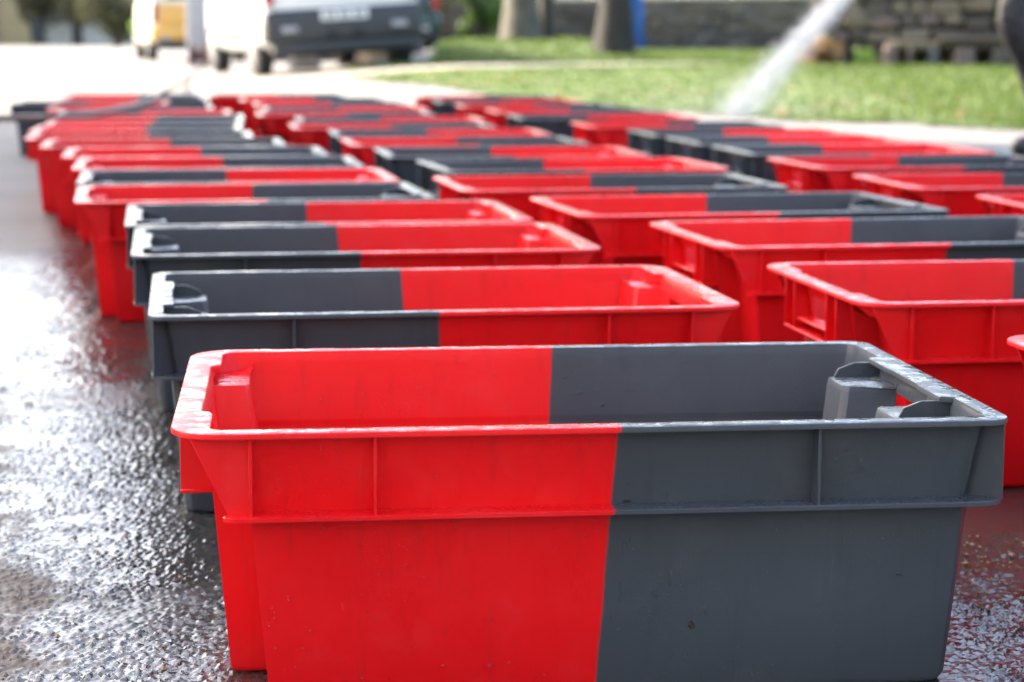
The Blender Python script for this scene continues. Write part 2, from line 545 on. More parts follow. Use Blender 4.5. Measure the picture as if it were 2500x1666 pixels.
rg = random.Random(11)
V, F = [], []
cnt = 0
while cnt < 80000:
    u = rg.random()
    y = 10.3 + 27*u**1.5
    x = rg.uniform(-1.8, 6.4)
    if not is_grass(x, y): continue
    cnt += 1
    s = 1.0 + (y-10)*0.03
    hgt = rg.uniform(0.012, 0.040)*s*(0.55 if y < path_c(x) and x < 2.5 else 1.0)
    w = rg.uniform(0.005, 0.010)*s
    a = rg.uniform(0, math.pi*2); ln = rg.uniform(0.0, 0.04)*s
    dx, dy = math.cos(a), math.sin(a)
    z = T(x, y) + 0.01
    b = len(V)
    bx, by = rg.uniform(-ln, ln), rg.uniform(-ln, ln)
    V += [(x-dx*w, y-dy*w, z), (x+dx*w, y+dy*w, z), (x+bx*.5-dx*w*.7, y+by*.5-dy*w*.7, z+hgt*.6), (x+bx*.5+dx*w*.7, y+by*.5+dy*w*.7, z+hgt*.6), (x+bx, y+by, z+hgt)]
    F += [(b, b+1, b+3, b+2), (b+2, b+3, b+4)]
tag(link('grass', mesh('grass', V, F), M['grass']), 'short sunlit grass blades covering the verge', 'grass', kind='stuff')

# ------------------------------------------------------------------ crates
def crate_meshes():
    H = CRATE_H
    ZL = H - 0.018
    K = math.tan(R(4.6))
    ZF = H - 0.060
    half = [  # lower outline (at flange height) and upper outline, front side x rising, then grey end up to y = 0
        (-.245, -.1775, -.245, -.1862), (-.158, -.1775, -.158, -.1862), (.158, -.1775, .158, -.1862),
        (.260, -.1775, .2687, -.1862), (.2715, -.1745, .2802, -.1832), (.2775, -.1665, .2862, -.1752), (.2793, -.155, .288, -.1637),
        (.2793, -.099, .288, -.099), (.240, -.0955, .288, -.0955), (.236, -.090, .288, -.090), (.236, -.048, .288, -.048), (.240, -.0425, .288, -.0425), (.2793, -.039, .288, -.039),
    ]
    red = [(-.245, -.105, -.279, -.1765), (-.2475, -.1, -.2825, -.165), (-.274, -.1, -.2827, -.105), (-.274, -.047, -.2827, -.047)]
    # ring counter-clockwise seen from above
    ring = [c for c in half] + [(a, -b, c, -d) for a, b, c, d in half[::-1]]
    ring += [(-.245, .155, -.262, .1862)]
    ring += [(a, -b, c, -d) for a, b, c, d in red] + [c for c in red[::-1]]
    ring += [(-.245, -.155, -.262, -.1862)]
    n = len(ring)
    def sg(v): return 0 if abs(v) < 1e-6 else (1 if v > 0 else -1)
    rows = []
    def low(z, inset=0.0):
        d = (z - ZF)*(K if z < ZF else 0.150) - inset
        return [(a + sg(a)*d if abs(a) > .2 else a, b + sg(b)*d, z) for a, b, c, e in ring]
    rows.append(low(0.0, 0.006)); rows.append(low(0.0025, 0.0018)); rows.append(low(0.007, 0.0))
    rows.append(low(0.068)); rows.append(low(ZF)); rows.append(low(H-.048)); rows.append(low(H-.022)); rows.append(low(ZL))
    r2 = []
    for a, b, c, e in ring:
        notch = abs(c-a) > .015 or abs(e-b) > .015
        k, zz = (0.0024, ZL+.0003) if notch else (0.0013, ZL+.0075)
        r2.append((c - sg(c)*(k if abs(c) > .25 else 0), e - sg(e)*(k if abs(e) > .15 else 0), zz))
    rows.append(r2)
    rows.append([(c, e, H-0.002) for a, b, c, e in ring])
    V = [p for r in rows for p in r]
    F = []
    ih = [12]                      # grey handle opening column (y -.039 .. .039)
    ir = [i for i in range(n) if abs(ring[i][0]+.274) < 1e-6 and abs(ring[i][1]-.047) < 1e-6]
    for j in range(len(rows)-1):
        for i in range(n):
            k = (i+1) % n
            if j == 5 and (i in ih or i in ir): continue
            F.append((j*n+i, j*n+k, (j+1)*n+k, (j+1)*n+i))
    F.append(tuple(range(n))[::-1])
    me = mesh('shell', V, F)
    tmp = bpy.data.objects.new('tmp', me); COL.objects.link(tmp)
    so = tmp.modifiers.new('s', 'SOLIDIFY'); so.thickness = 0.003; so.offset = -1; so.use_even_offset = False
    bv = tmp.modifiers.new('b', 'BEVEL'); bv.width = 0.0016; bv.segments = 2; bv.limit_method = 'ANGLE'; bv.angle_limit = R(28)
    shell = bake(tmp)
    bpy.data.objects.remove(tmp)
    shell.name = 'shell'
    shell.polygons.foreach_set('use_smooth', [True]*len(shell.polygons))
    shell.set_sharp_from_angle(angle=R(35))
    parts = [('shell', shell)]

    # rim: pairs (outer, inner)
    def arc(cx, cy, r, a0, a1, k):
        return [(cx + r*math.cos(R(a0+(a1-a0)*i/k)), cy + r*math.sin(R(a0+(a1-a0)*i/k))) for i in range(k+1)]
    O, I = [], []
    def pr(o, i): O.append(o); I.append(i)
    for x in (-.258, -.245, -.158, 0.0, .158, .262): pr((x, -.2), (x, -.1832))
    for o, i in zip(arc(.278, -.178, .022, -80, 0, 6), arc(.2705, -.1687, .0145, -90, 0, 6)): pr(o, i)
    pr((.3, -.103), (.285, -.103)); pr((.3, -.099), (.275, -.099)); pr((.3, -.045), (.275, -.045)); pr((.3, -.035), (.2765, -.035))
    nfront = len(O)
    for k in range(nfront-1, -1, -1): pr((O[k][0], -O[k][1]), (I[k][0], -I[k][1]))
    ra = arc(-.262, .162, .038, 92, 178, 7)
    ri = [(-.259, .1832), (-.263, .1832), (-.2665, .1825), (-.2685, .1808), (-.2705, .178), (-.272, .174), (-.272, .165), (-.272, .155)]
    for o, i in zip(ra, ri): pr(o, i)
    pr((-.3, .118), (-.272, .117)); pr((-.3, .110), (-.2735, .1105)); pr((-.3, .104), (-.2798, .106)); pr((-.3, .05), (-.2798, .05))
    nb = 4
    for k in range(1, nb+len(ra)+1):
        o, i = O[len(O)-1-2*(k-1)], I[len(I)-1-2*(k-1)]
        pr((o[0], -o[1]), (i[0], -i[1]))
    O = [Vector((*p, 0)) for p in O]; I = [Vector((*p, 0)) for p in I]
    m = len(O)
    prof = [('o', 0, -.0043), ('o', 0, -.0018), ('o', .0005, -.0006), ('o', .0018, 0), ('i', .0014, 0), ('i', .0004, -.0005), ('i', 0, -.0016), ('i', 0, -.0043)]
    V, F = [], []
    for k in range(m):
        o, i = O[k], I[k]
        d = (i-o); L = d.length; d = d/L
        for w, t, z in prof:
            p = o + d*t if w == 'o' else i - d*t
            V.append((p.x, p.y, H+z))
    q = len(prof)
    for k in range(m):
        k2 = (k+1) % m
        for a in range(q):
            b = (a+1) % q
            F.append((k*q+a, k2*q+a, k2*q+b, k*q+b))
    me = mesh('rim', V, F, 40)
    bm = bmesh.new(); bm.from_mesh(me); bmesh.ops.recalc_face_normals(bm, faces=bm.faces[:]); bm.to_mesh(me); bm.free()
    parts.append(('rim', me))

    # flange under the band: long sides and grey end
    fo, fi = [], []
    for p, w in (((-.264, -.192), (-.258, -.174)), ((-.258, -.1965), (-.250, -.174)), ((-.245, -.1975), (-.245, -.174)), ((.262, -.1975), (.250, -.174))):
        fo.append(p); fi.append(w)
    for o, i in zip(arc(.277, -.177, .0205, -78, 0, 5), arc(.257, -.157, .017, -80, 0, 5)):
        fo.append(o); fi.append(i)
    fo.append((.2975, -.04)); fi.append((.274, -.04))
    k0 = len(fo)
    for k in range(k0-1, -1, -1):
        fo.append((fo[k][0], -fo[k][1])); fi.append((fi[k][0], -fi[k][1]))
    V, F = [], []
    prof = [(0, -.0035, 'o'), (0, -.0008, 'o'), (.0010, 0, 'o'), (.003, 0, 'm'), (0, .0012, 'i'), (0, -.0035, 'i')]
    for o, i in zip(fo, fi):
        o = Vector((*o, 0)); i = Vector((*i, 0)); d = (i-o).normalized()
        for t, z, w in prof:
            p = o + d*t if w == 'o' else (i - d*t if w == 'm' else i)
            V.append((p.x, p.y, ZF+z))
    q = len(prof)
    for k in range(len(fo)-1):
        for a in range(q):
            b = (a+1) % q
            F.append((k*q+a, (k+1)*q+a, (k+1)*q+b, k*q+b))
    F.append(tuple(range(q))[::-1]); F.append(tuple((len(fo)-1)*q + a for a in range(q)))
    me = mesh('flange', V, F, 40)
    bm = bmesh.new(); bm.from_mesh(me); bmesh.ops.recalc_face_normals(bm, faces=bm.faces[:]); bm.to_mesh(me); bm.free()
    parts.append(('flange', me))

    # upright ribs between rim and flange, their inner edge buried in the sloping wall
    WT = .0015
    def rib_y(x, sy, yo=.1965, t=.0012):
        pts = [(sy*(.1775-WT), ZF-.001), (sy*yo, ZF-.001), (sy*yo, H-.0035), (sy*(.1857-WT), H-.004)]
        parts.append(('rib', prism_mesh('rib', pts, x-t, x+t, 'x', 0.0004)))
    def rib_x(y, x0, x1, xo, zb, t=.0012):
        pts = [(x0, zb), (xo, zb), (xo, H-.004), (x1, H-.004)]
        parts.append(('rib', prism_mesh('rib', pts, y-t, y+t, 'y', 0.0004)))
    for sy in (-1, 1):
        rib_y(-.158, sy); rib_y(.158, sy); rib_y(-.2445, sy, .1945, .0014)
        # gusset web with the slanting edge at the red end
        y0, y1 = sorted((sy*.1868, sy*.1892))
        parts.append(('corner_web', prism_mesh('corner_web', [(-.2865, H-.004), (-.2438, H-.004), (-.2438, ZF-.001), (-.2600, ZF-.001)], y0, y1, 'y', 0.0005)))
        # slanting corner web at the grey end
        bm = bmesh.new()
        pts = [(.2745, -.1690), (.2765, -.1675), (.2968, -.1865), (.2950, -.1890)]
        bm_prism(bm, [(a, b*(-sy)) for a, b in pts], ZF-.001, H-.004, 'z')
        for v in bm.verts:
            if v.co.z > .16 and v.co.x < .28: v.co.x += .0072; v.co.y -= -sy*.0072
        bmesh.ops.recalc_face_normals(bm, faces=bm.faces[:])
        parts.append(('corner_web', from_bm('corner_web', bm, 40)))
        # stacking fins on the grey end
        y0, y1 = sorted((sy*.0948, sy*.0975))
        parts.append(('stacking_fin', prism_mesh('stacking_fin', [(.2865, H-.0035), (.262, H-.0035), (.248, H-.0085), (.2425, ZL-.0015), (.2855, ZL-.0015)], y0, y1, 'y', 0.0006)))
        for yy in (.112, .150):
            rib_x(sy*yy, .2793-WT, .2875-WT, .2965, ZF-.001)
        for yy in (.0615, .0975):
            rib_x(sy*yy, -.274+WT, -.2822+WT, -.297, H-.060, .0013)
    parts.append(('handle_skirt', box_mesh('handle_skirt', (-.2975, -.0998, H-.0625), (-.2725, .0998, H-.0595), 0.0008, 1)))
    parts.append(('handle_grip', box_mesh('handle_grip', (-.294, -.0602, H-.050), (-.2755, .0602, H-.0465), 0.001, 1)))
    for _, me in parts:
        if not me.materials: me.materials.append(M['crate'])
    return parts

PARTS = crate_meshes()
RV, GV = True, False
left_row = [(.041, 1.667, 6.2, RV), (-.088, 2.293, 8.8, GV), (-.208, 2.868, 9.2, GV), (-.292, 3.287, 9.5, GV), (-.456, 3.718, 10.5, RV),
            (-.536, 4.145, 9.6, GV), (-.630, 4.57, 9, RV), (-.740, 4.99, 9, RV), (-.880, 5.405, 9, RV), (-1.01, 5.82, 8.5, RV),
            (-1.09, 6.235, 8, RV), (-1.14, 6.655, 8, RV), (-1.19, 7.08, 8, RV), (-1.29, 7.51, 8, GV), (-1.42, 7.99, 7, RV), (-1.68, 8.56, 6, GV), (-1.60, 9.08, 7, RV), (-1.70, 9.6, 7, RV)]
mid_row = [(.768, 1.78, 8, RV), (.625, 2.401, 8.6, RV), (.527, 2.989, 11, RV), (.358, 3.475, 12, RV), (.172, 3.99, 10.4, RV), (.121, 4.525, 12, GV),
           (-.011, 5.015, 8.6, GV), (-.132, 5.515, 10, RV), (-.209, 6.01, 7.5, GV), (-.368, 6.46, 8, RV), (-.40, 6.95, 8, GV), (-.585, 7.43, 8, RV),
           (-.62, 7.92, 7, GV), (-.72, 8.46, 8, RV), (-.85, 9.05, 7, RV), (-1.06, 9.62, 7, RV)]
right_row = [(1.115, 3.52, 8, RV), (.989, 4.058, 8.6, RV), (.894, 4.647, 11, RV), (.816, 5.147, 9.2, GV), (.735, 5.59, 9, GV), (.655, 6.03, 9, GV),
             (.50, 6.58, 8, RV), (.30, 7.20, 8, GV), (.22, 7.72, 8, RV), (.09, 8.28, 7, RV), (-.02, 8.85, 8, GV), (-.12, 9.4, 8, RV)]
ORD = ['nearest', 'second', 'third', 'fourth', 'fifth', 'sixth', 'seventh', 'eighth', 'ninth', 'tenth', 'eleventh', 'twelfth', 'thirteenth', 'fourteenth', 'fifteenth', 'sixteenth', 'seventeenth', 'eighteenth']
for rown, row in (('left', left_row), ('middle', mid_row), ('right', right_row)):
    for i, (x, y, a, redleft) in enumerate(row):
        t = empty('plastic_crate', (x, y, 0.0), R(a) + (0 if redleft else math.pi))
        side = 'red end to the left' if redleft else 'grey end to the left'
        lab = 'two-tone plastic crate, %s, %s from the front in the %s row' % (side, ORD[i], rown) if i else \
              {'left': 'large wet red and grey plastic crate in sharp focus at the very front',
               'middle': 'red cornered plastic crate cut by the right edge beside the front crate',
               'right': 'two-tone plastic crate cut by the right edge, nearest in the right row'}[rown]
        tag(t, lab, 'crate', 'red and grey crates standing in three rows')
        tint = (0.75, 0.5, 0.3, 1) if (rown == 'left' and i == 0) else (random.random(), random.random(), random.random(), 1)
        for nm, me in PARTS:
            link(nm, me, None, t).color = tint

# beads and short runs of water on the walls of the front crate
def water_material():
    g = NT('clear_water')
    tr = g.n('ShaderNodeBsdfTransparent')
    gl = g.n('ShaderNodeBsdfGlossy'); gl.inputs['Roughness'].default_value = 0.03
    fr = g.n('ShaderNodeFresnel'); fr.inputs['IOR'].default_value = 1.5
    mx = g.n('ShaderNodeMixShader'); g.l(fr.outputs[0], mx.inputs[0]); g.l(tr.outputs[0], mx.inputs[1]); g.l(gl.outputs[0], mx.inputs[2])
    g.l(mx.outputs[0], g.out.inputs['Surface'])
    return g.m
M['water'] = water_material()
def bead_mesh():
    q = random.Random(17)
    V, F = [], []
    H = CRATE_H; ZF = H - .060
    def wall_y(z): return .1775 + (z-ZF)*(math.tan(R(4.6)) if z < ZF else .150)
    zones = [(-.235, .270, .008, .140, -1, 0, 260), (-.240, .272, .150, .199, -1, 0, 90), (-.235, .225, .110, .200, 1, .0030, 150)]
    for x0, x1, z0, z1, sy, inset, cnt in zones:
        k = 0
        while k < cnt:
            x = q.uniform(x0, x1); z = q.uniform(z0, z1)
            if mnoise.noise(Vector((x*14, z*14, sy*3.0))) + q.uniform(-.25, .25) < .0: continue
            k += 1
            r = .00045 + .0010*q.random()**2.5
            run = q.uniform(2.5, 6.0) if q.random() < .05 else q.uniform(.9, 1.35)
            y = sy*(wall_y(z) - inset)
            b = len(V); n = 8
            for ring, dep in ((1.0, 0.0), (.82, .42), (.42, .62)):
                for i in range(n):
                    a = i/n*6.283
                    V.append((x + math.cos(a)*r*ring, y - (dep*r + .00005), z + math.sin(a)*r*ring*run))
            V.append((x, y - .68*r - .00005, z))
            for g_ in (0, 1):
                for i in range(n):
                    j = (i+1) % n
                    F.append((b+g_*n+i, b+g_*n+j, b+(g_+1)*n+j, b+(g_+1)*n+i))
            for i in range(n):
                F.append((b+2*n+i, b+2*n+(i+1) % n, b+3*n))
    return mesh('water_beads', V, F, 80)
front = next(o for o in bpy.data.objects if o.get('label', '').startswith('large wet red'))
tag(link('water_beads', bead_mesh(), M['water'], front), kind='stuff')

# ------------------------------------------------------------------ walls
grey_wall = empty('garden_wall', (2.2, 37.9, 0))
tag(grey_wall, 'long low grey brown stone garden wall behind the trees and grass', 'wall')
def wall_profile():
    V, F = [], []
    xs = frange(-6.5, 5.5, 0.4)
    rr = random.Random(3)
    for x in xs:
        top = 0.98 + 0.012*(x+6.5) + rr.uniform(-.01, .01)
        for y, z in ((0, -0.3), (rr.uniform(-.01, .01), .5), (0, top), (.35, top), (.35, -0.3)):
            V.append((x, y, z))
    for i in range(len(xs)-1):
        for a in range(4):
            F.append((i*5+a, (i+1)*5+a, (i+1)*5+a+1, i*5+a+1))
    return mesh('wall_face', V, F, 40)
link('wall_face', wall_profile(), M['render_grey'], grey_wall)
rr = random.Random(5)
x = -6.5
while x < 5.4:
    w = rr.uniform(.7, 1.0)
    z = 0.985 + 0.012*(x+6.5)
    link('coping_stone', box_mesh('coping_stone', (x+.01, -.05, z), (x+w-.01, .40, z+.075), .015, 1), M['coping'], grey_wall)
    x += w

rr = random.Random(33)
GS = [simple('old_stone_%s' % n, c, 0.95, 0.3, 6.0, 0.5, 0.015) for n, c in (('grey', (0.105, 0.092, 0.078)), ('brown', (0.12, 0.092, 0.066)), ('dark', (0.075, 0.064, 0.052)), ('warm', (0.135, 0.112, 0.088)))]
z = -.05; sk0 = 700
while z < .93:
    rh = rr.uniform(.12, .18)
    x = -4.5 + rr.uniform(0, .2)
    while x < 5.3:
        w = rr.uniform(.22, .52)
        q = random.Random(sk0)
        bm = bmesh.new()
        bm_box(bm, (-w/2+.008, 0, -rh/2+.006), (w/2-.008, .1, rh/2-.006))
        bmesh.ops.bevel(bm, geom=bm.edges[:], offset=.022, segments=1, affect='EDGES')
        for v in bm.verts: v.co += Vector((q.uniform(-.02, .02), q.uniform(-.012, .012), q.uniform(-.012, .012)))
        o = link('stone', from_bm('stone', bm, 30), rr.choice(GS), grey_wall)
        o.location = (x+w/2, -.04-rr.uniform(0, .03), min(z+rh/2, .90))
        o.rotation_euler = (0, rr.uniform(-.05, .05), 0)
        x += w; sk0 += 1
    z += rh
# rubble wall on the right, stone by stone
rub = empty('stone_wall', (3.02, 21.6, 0.10), R(-7))
tag(rub, 'rubble stone wall of brown and grey stones beyond the grass', 'wall')
link('mortar_core', box_mesh('mortar_core', (0, .09, -.4), (3.4, .55, 1.9), .02, 1), M['mortar'], rub)
rr = random.Random(21)
def stone_mesh(w, h, d, seed):
    q = random.Random(seed)
    bm = bmesh.new()
    bm_box(bm, (-w/2, 0, -h/2), (w/2, d, h/2))
    bmesh.ops.bevel(bm, geom=bm.edges[:], offset=min(w, h)*.2, segments=1, affect='EDGES')
    for v in bm.verts:
        v.co += Vector((q.uniform(-.1, .1)*w, q.uniform(-.1, .1)*d, q.uniform(-.1, .1)*h))
    return from_bm('stone', bm, 30)
z = -.12; row = 0
sk = 0
while z < 1.85:
    rowh = rr.uniform(.11, .20) if row else .22
    x = rr.uniform(0, .05)
    while x < 3.35:
        w = rr.uniform(.13, .36)
        if z < .05: w = rr.uniform(.10, .24)
        pro = rr.uniform(0, .05)
        hh = rowh*rr.uniform(.75, 1.25)
        me = stone_mesh(w-.02, hh-.015, .16, sk)
        me.materials.append(rr.choice((STONES[1], STONES[1], STONES[2], STONES[2], STONES[3], STONES[0])))
        o = link('stone', me, None, rub)
        o.location = (x+w/2, -.02-pro, z+rowh/2+rr.uniform(-.03, .03))
        o.rotation_euler = (rr.uniform(-.06, .06), rr.uniform(-.08, .08), rr.uniform(-.1, .1))
        x += w; sk += 1
    z += rowh; row += 1
# stone shelf with upright slabs at the foot of the wall
ben = empty('stone_bench', (4.25, 20.95, 0.13), R(-6))
tag(ben, 'low stone shelf on upright slabs at the foot of the rubble wall', 'bench')
link('seat_slab', stone_mesh(.66, .12, .42, 301), STONES[2], ben).location = (.28, .06, .27)
link('seat_slab', stone_mesh(.52, .09, .38, 302), STONES[1], ben).location = (-.34, .12, .24)
for k, xx in enumerate((-.55, -.36, -.14, .16, .50)):
    o = link('upright_slab', stone_mesh((.13, .07, .10, .24, .16)[k], (.30, .24, .28, .30, .26)[k], .30, 310+k), STONES[(3, 2, 0, 3, 2)[k]], ben)
    o.location = (xx, .03, .09)

# ------------------------------------------------------------------ trees and shrubs
def leaf_cloud(name, pts_r, n, size, mat, seed, parent=None):
    q = random.Random(seed)
    V, F = [], []
    for _ in range(n):
        c, r, sq = q.choice(pts_r)
        while True:
            d = Vector((q.uniform(-1, 1), q.uniform(-1, 1), q.uniform(-1, 1)))
            if .25 < d.length < 1: break
        p = Vector(c) + Vector((d.x*r, d.y*r, d.z*r*sq))
        s = size*q.uniform(.6, 1.3)
        e = Euler((q.uniform(-1.2, 1.2), q.uniform(-1.2, 1.2), q.uniform(0, 6.28))).to_matrix()
        b = len(V)
        for co in ((-s*.5, 0, 0), (0, -s*.28, s*.06), (s*.5, 0, 0), (0, s*.28, s*.06)):
            V.append(tuple(p + e @ Vector(co)))
        F.append((b, b+1, b+2)); F.append((b, b+2, b+3))
    return link(name, mesh(name, V, F), mat, parent)

def tree(name, label, loc, rad, hgt, lean, bark, leaf, crown_z, crown_r, nleaf, lsize, seed, group=None, bark2=None):
    q = random.Random(seed)
    t = empty(name, loc)
    tag(t, label, 'tree', group)
    bm = bmesh.new()
    pts, rad_l = [], []
    for k in range(9):
        f = k/8
        pts.append((lean[0]*f*hgt + q.uniform(-.03, .03)*f*hgt*.3, lean[1]*f*hgt, -.15 + f*hgt))
        rad_l.append(rad*(1.35 if k == 0 else 1.0)*(1-.6*f))
    bm_tube(bm, pts, rad_l, 14)
    for v in bm.verts:
        a = math.atan2(v.co.y, v.co.x)
        k = 1 + .10*math.sin(3*a + v.co.z*.8) + q.uniform(-.03, .03)
        v.co.x *= k; v.co.y *= k
    link('trunk', from_bm('trunk', bm, 60), bark, t)
    top = Vector(pts[-1])
    clumps = []
    for k in range(7):
        a = k*2.4 + q.uniform(-.4, .4)
        st = Vector(pts[5 + k % 3])
        en = Vector((top.x + math.cos(a)*crown_r*.75, top.y + math.sin(a)*crown_r*.75, crown_z + q.uniform(-.4, .5)*crown_r))
        mid = (st+en)/2 + Vector((0, 0, .12*crown_r))
        link('limb', tube_mesh('limb', smooth_path([st, mid, en], 4), [rad*.42*(1-.8*i/8) for i in range(9)], 7), bark, t)
        clumps.append((en, crown_r*q.uniform(.38, .55), .75))
        clumps.append((mid, crown_r*q.uniform(.28, .4), .7))
    clumps.append((Vector((top.x, top.y, crown_z+.4*crown_r)), crown_r*.6, .7))
    leaf_cloud('crown', clumps, nleaf, lsize, leaf, seed+1, t)
    return t

tree('broadleaf_tree', 'pale barked tree trunk standing on the grass bank behind the van', (.12, 27.6, .33), .24, 5.5, (-.015, .02), M['bark_pale'], M['leaf'], 6.3, 2.6, 5000, .17, 41, 'trees on the verge')
tree('broadleaf_tree', 'dark brown tree trunk with a blue strip hanging at its right', (1.17, 25.0, .22), .20, 5.8, (.02, .02), M['bark'], M['leaf'], 6.6, 2.5, 5000, .17, 43, 'trees on the verge')
# thin dark trunk beside the pale one
tree('young_tree', 'slim dark trunk just right of the pale barked tree', (.44, 28.4, .33), .10, 5.0, (.01, .02), M['bark'], M['leaf'], 5.6, 1.6, 2500, .16, 47)
tree('street_tree', 'olive leaved street tree with a dark trunk by the far houses', (-17.4, 86, 0), .22, 3.2, (0, 0), M['bark'], M['leaf_olive'], 2.2, 2.2, 9000, .22, 51)

def shrub(name, label, cat, loc, rx, h, mat, n, size, seed, group=None):
    t = empty(name, loc)
    tag(t, label, cat, group)
    q = random.Random(seed)
    bm = bmesh.new()
    for k in range(5):
        a = k*1.26
        bm_tube(bm, [(0, 0, -.05), (math.cos(a)*rx*.3, math.sin(a)*rx*.3, h*.5), (math.cos(a)*rx*.6, math.sin(a)*rx*.6, h*.85)], [.03*h, .02*h, .008*h], 5)
    link('stem', from_bm('stem', bm, 50), M['bark'], t)
    cl = [(Vector((q.uniform(-.6, .6)*rx, q.uniform(-.5, .5)*rx, h*q.uniform(.25, .8))), min(rx, h)*q.uniform(.3, .5), 1.0) for _ in range(12)]
    leaf_cloud('foliage', cl, n, size, mat, seed, t)
    return t
shrub('lime_shrub', 'bright lime green shrub left of the yellow van', 'shrub', (-10.7, 64, 0), .75, 2.6, M['leaf_lime'], 3000, .16, 61)
shrub('olive_shrub', 'dark olive bush between the street tree and the lime shrub', 'shrub', (-13.6, 74, 0), 1.6, 2.6, M['leaf_olive'], 3500, .18, 62)
shrub('ivy_shrub', 'green shrub against the grey wall left of the pale trunk', 'shrub', (-.55, 36.6, .2), .5, 1.3, M['leaf'], 1800, .10, 63)
shrub('hedge_plant', 'dark shrub on the verge right behind the parked cars', 'shrub', (-1.5, 36.2, .2), .9, 1.5, M['leaf_olive'], 2600, .12, 64)
shrub('dry_bracken', 'clump of orange brown dried leaves at the foot of the rubble wall', 'plant', (3.05, 21.15, .14), .26, .30, M['leaf_dry'], 900, .05, 65)
shrub('yellow_weed', 'yellowing weed growing beside the dried leaves', 'plant', (3.45, 21.0, .14), .14, .20, M['leaf_lime'], 260, .05, 66)
hq = random.Random(9)
leaf_cloud('hedge', [(Vector((hq.uniform(-22, 2), 92+hq.uniform(-1, 1), hq.uniform(.4, 2.8))), 1.3, .9) for _ in range(60)], 9000, .30, M['leaf_olive'], 67)
tag(bpy.data.objects['hedge'], 'far dark hedge running behind the parked vehicles', 'hedge', kind='stuff')

# ------------------------------------------------------------------ houses
def house(name, label, loc, rz, w, d, h, wallmat, storeys, bays, roof_h=2.6, group=None):
    """front is local -y"""
    t = empty(name, loc, rz)
    tag(t, label, 'house', group)
    link('wall', box_mesh('wall', (-w/2, 0, -.2), (w/2, d, h), .02, 1), wallmat, t)
    link('roof', prism_mesh('roof', [(-.25, h+.01), (d+.25, h+.01), (d/2, h+roof_h)], -w/2, w/2, 'x', .02), M['roof'], t)
    sh = h/storeys
    for s in range(storeys):
        for b in range(bays):
            cx = -w/2 + (b+.5)*w/bays
            if s == 0 and bays == 1: continue
            if s == 0 and b == bays//2:
                dr = link('door', box_mesh('door', (cx-.48, -.035, 0), (cx+.48, .02, 2.1), .01, 1), M['door'], t)
                link('handle', box_mesh('handle', (cx+.34, -.075, 1.0), (cx+.40, -.036, 1.06), .008, 1), M['steel'], dr)
                continue
            z0 = s*sh + .95
            wd = link('window', box_mesh('window', (cx-.52, -.03, z0), (cx+.52, .02, z0+1.35), .01, 1), M['frame'], t)
            for k in (0, 1):
                link('pane', box_mesh('pane', (cx-.46+k*.47, -.036, z0+.06), (cx-.01+k*.47, -.0305, z0+1.29)), M['glass'], wd)
            link('sill', box_mesh('sill', (cx-.6, -.12, z0-.1), (cx+.6, .02, z0-.012), .01, 1), M['coping'], wd)
    return t
M['roof'] = simple('slate_roof', (0.10, 0.10, 0.11), 0.8, 0.25, 4.0, 0.5, 0.03)
M['door'] = simple('dark_door_paint', (0.03, 0.05, 0.06), 0.4, 0.1)
M['frame'] = simple('white_window_frame', (0.65, 0.64, 0.60), 0.5, 0.05)
PL = lambda n, c: simple(n, c, 0.9, 0.1, 1.5, 0.3, 0.02)
house('shade_house', 'unseen cream terraced house, added at the left to shade the crates', (-8.0, 8.4, 0), math.pi/2, 5.2, 7, 9.0, PL('cream_plaster', (.55, .50, .40)), 3, 2, 3.0, 'unseen houses added for shade')  # out of view, added to keep direct sun off the crates
house('shade_house', 'unseen pale grey terraced house, added farther along the left for shade', (-8.0, 13.46, 0), math.pi/2, 4.88, 7, 9.2, PL('grey_plaster', (.46, .46, .45)), 3, 2, 3.0, 'unseen houses added for shade')  # out of view, added so the shade reaches the far rows
house('light_bounce_house', 'unseen house added behind the viewpoint to bounce light onto the crates', (1.0, -5.5, 0), math.pi, 13.0, 7, 7.0, PL('bounce_plaster', (.38, .40, .43)), 2, 4, 2.6)  # out of view, added as a reflector that brightens the crate fronts
house('far_house', 'pink fronted house at the far left end of the road', (-24.4, 86, 0), 0, 6.9, 7, 5.6, PL('pink_plaster', (.78, .60, .60)), 2, 3, 2.6, 'far houses')
house('far_house', 'narrow ochre house next to the pink house', (-20.1, 87.5, 0), 0, 1.6, 7, 5.4, PL('ochre_plaster', (.74, .58, .30)), 2, 1, 2.6, 'far houses')
house('far_house', 'cream house behind the olive leaved street tree', (-14.9, 88, 0), 0, 8.6, 7, 5.2, PL('pale_plaster', (.82, .77, .66)), 2, 3, 2.6, 'far houses')

# wheelie bin by the ochre house
wb = empty('wheelie_bin', (-18.85, 85.5, 0))
tag(wb, 'dark wheelie bin standing before the ochre house', 'bin')
bm = bmesh.new()
vsb = bm_box(bm, (-.27, -.3, .08), (.27, .3, .98))
for v in vsb[:4]: v.co.x *= .82; v.co.y *= .82
bmesh.ops.bevel(bm, geom=bm.edges[:], offset=.03, segments=2, affect='EDGES')
link('bin_body', from_bm('bin_body', bm, 40), M['black_plastic'], wb)
link('lid', box_mesh('lid', (-.3, -.34, .985), (.3, .32, 1.07), .025, 2), M['black_plastic'], wb)
for s in (-1, 1):
    link('wheel', tube_mesh('wheel', [(s*.25, .27, .1), (s*.31, .27, .1)], .1, 14), M['tyre'], wb)

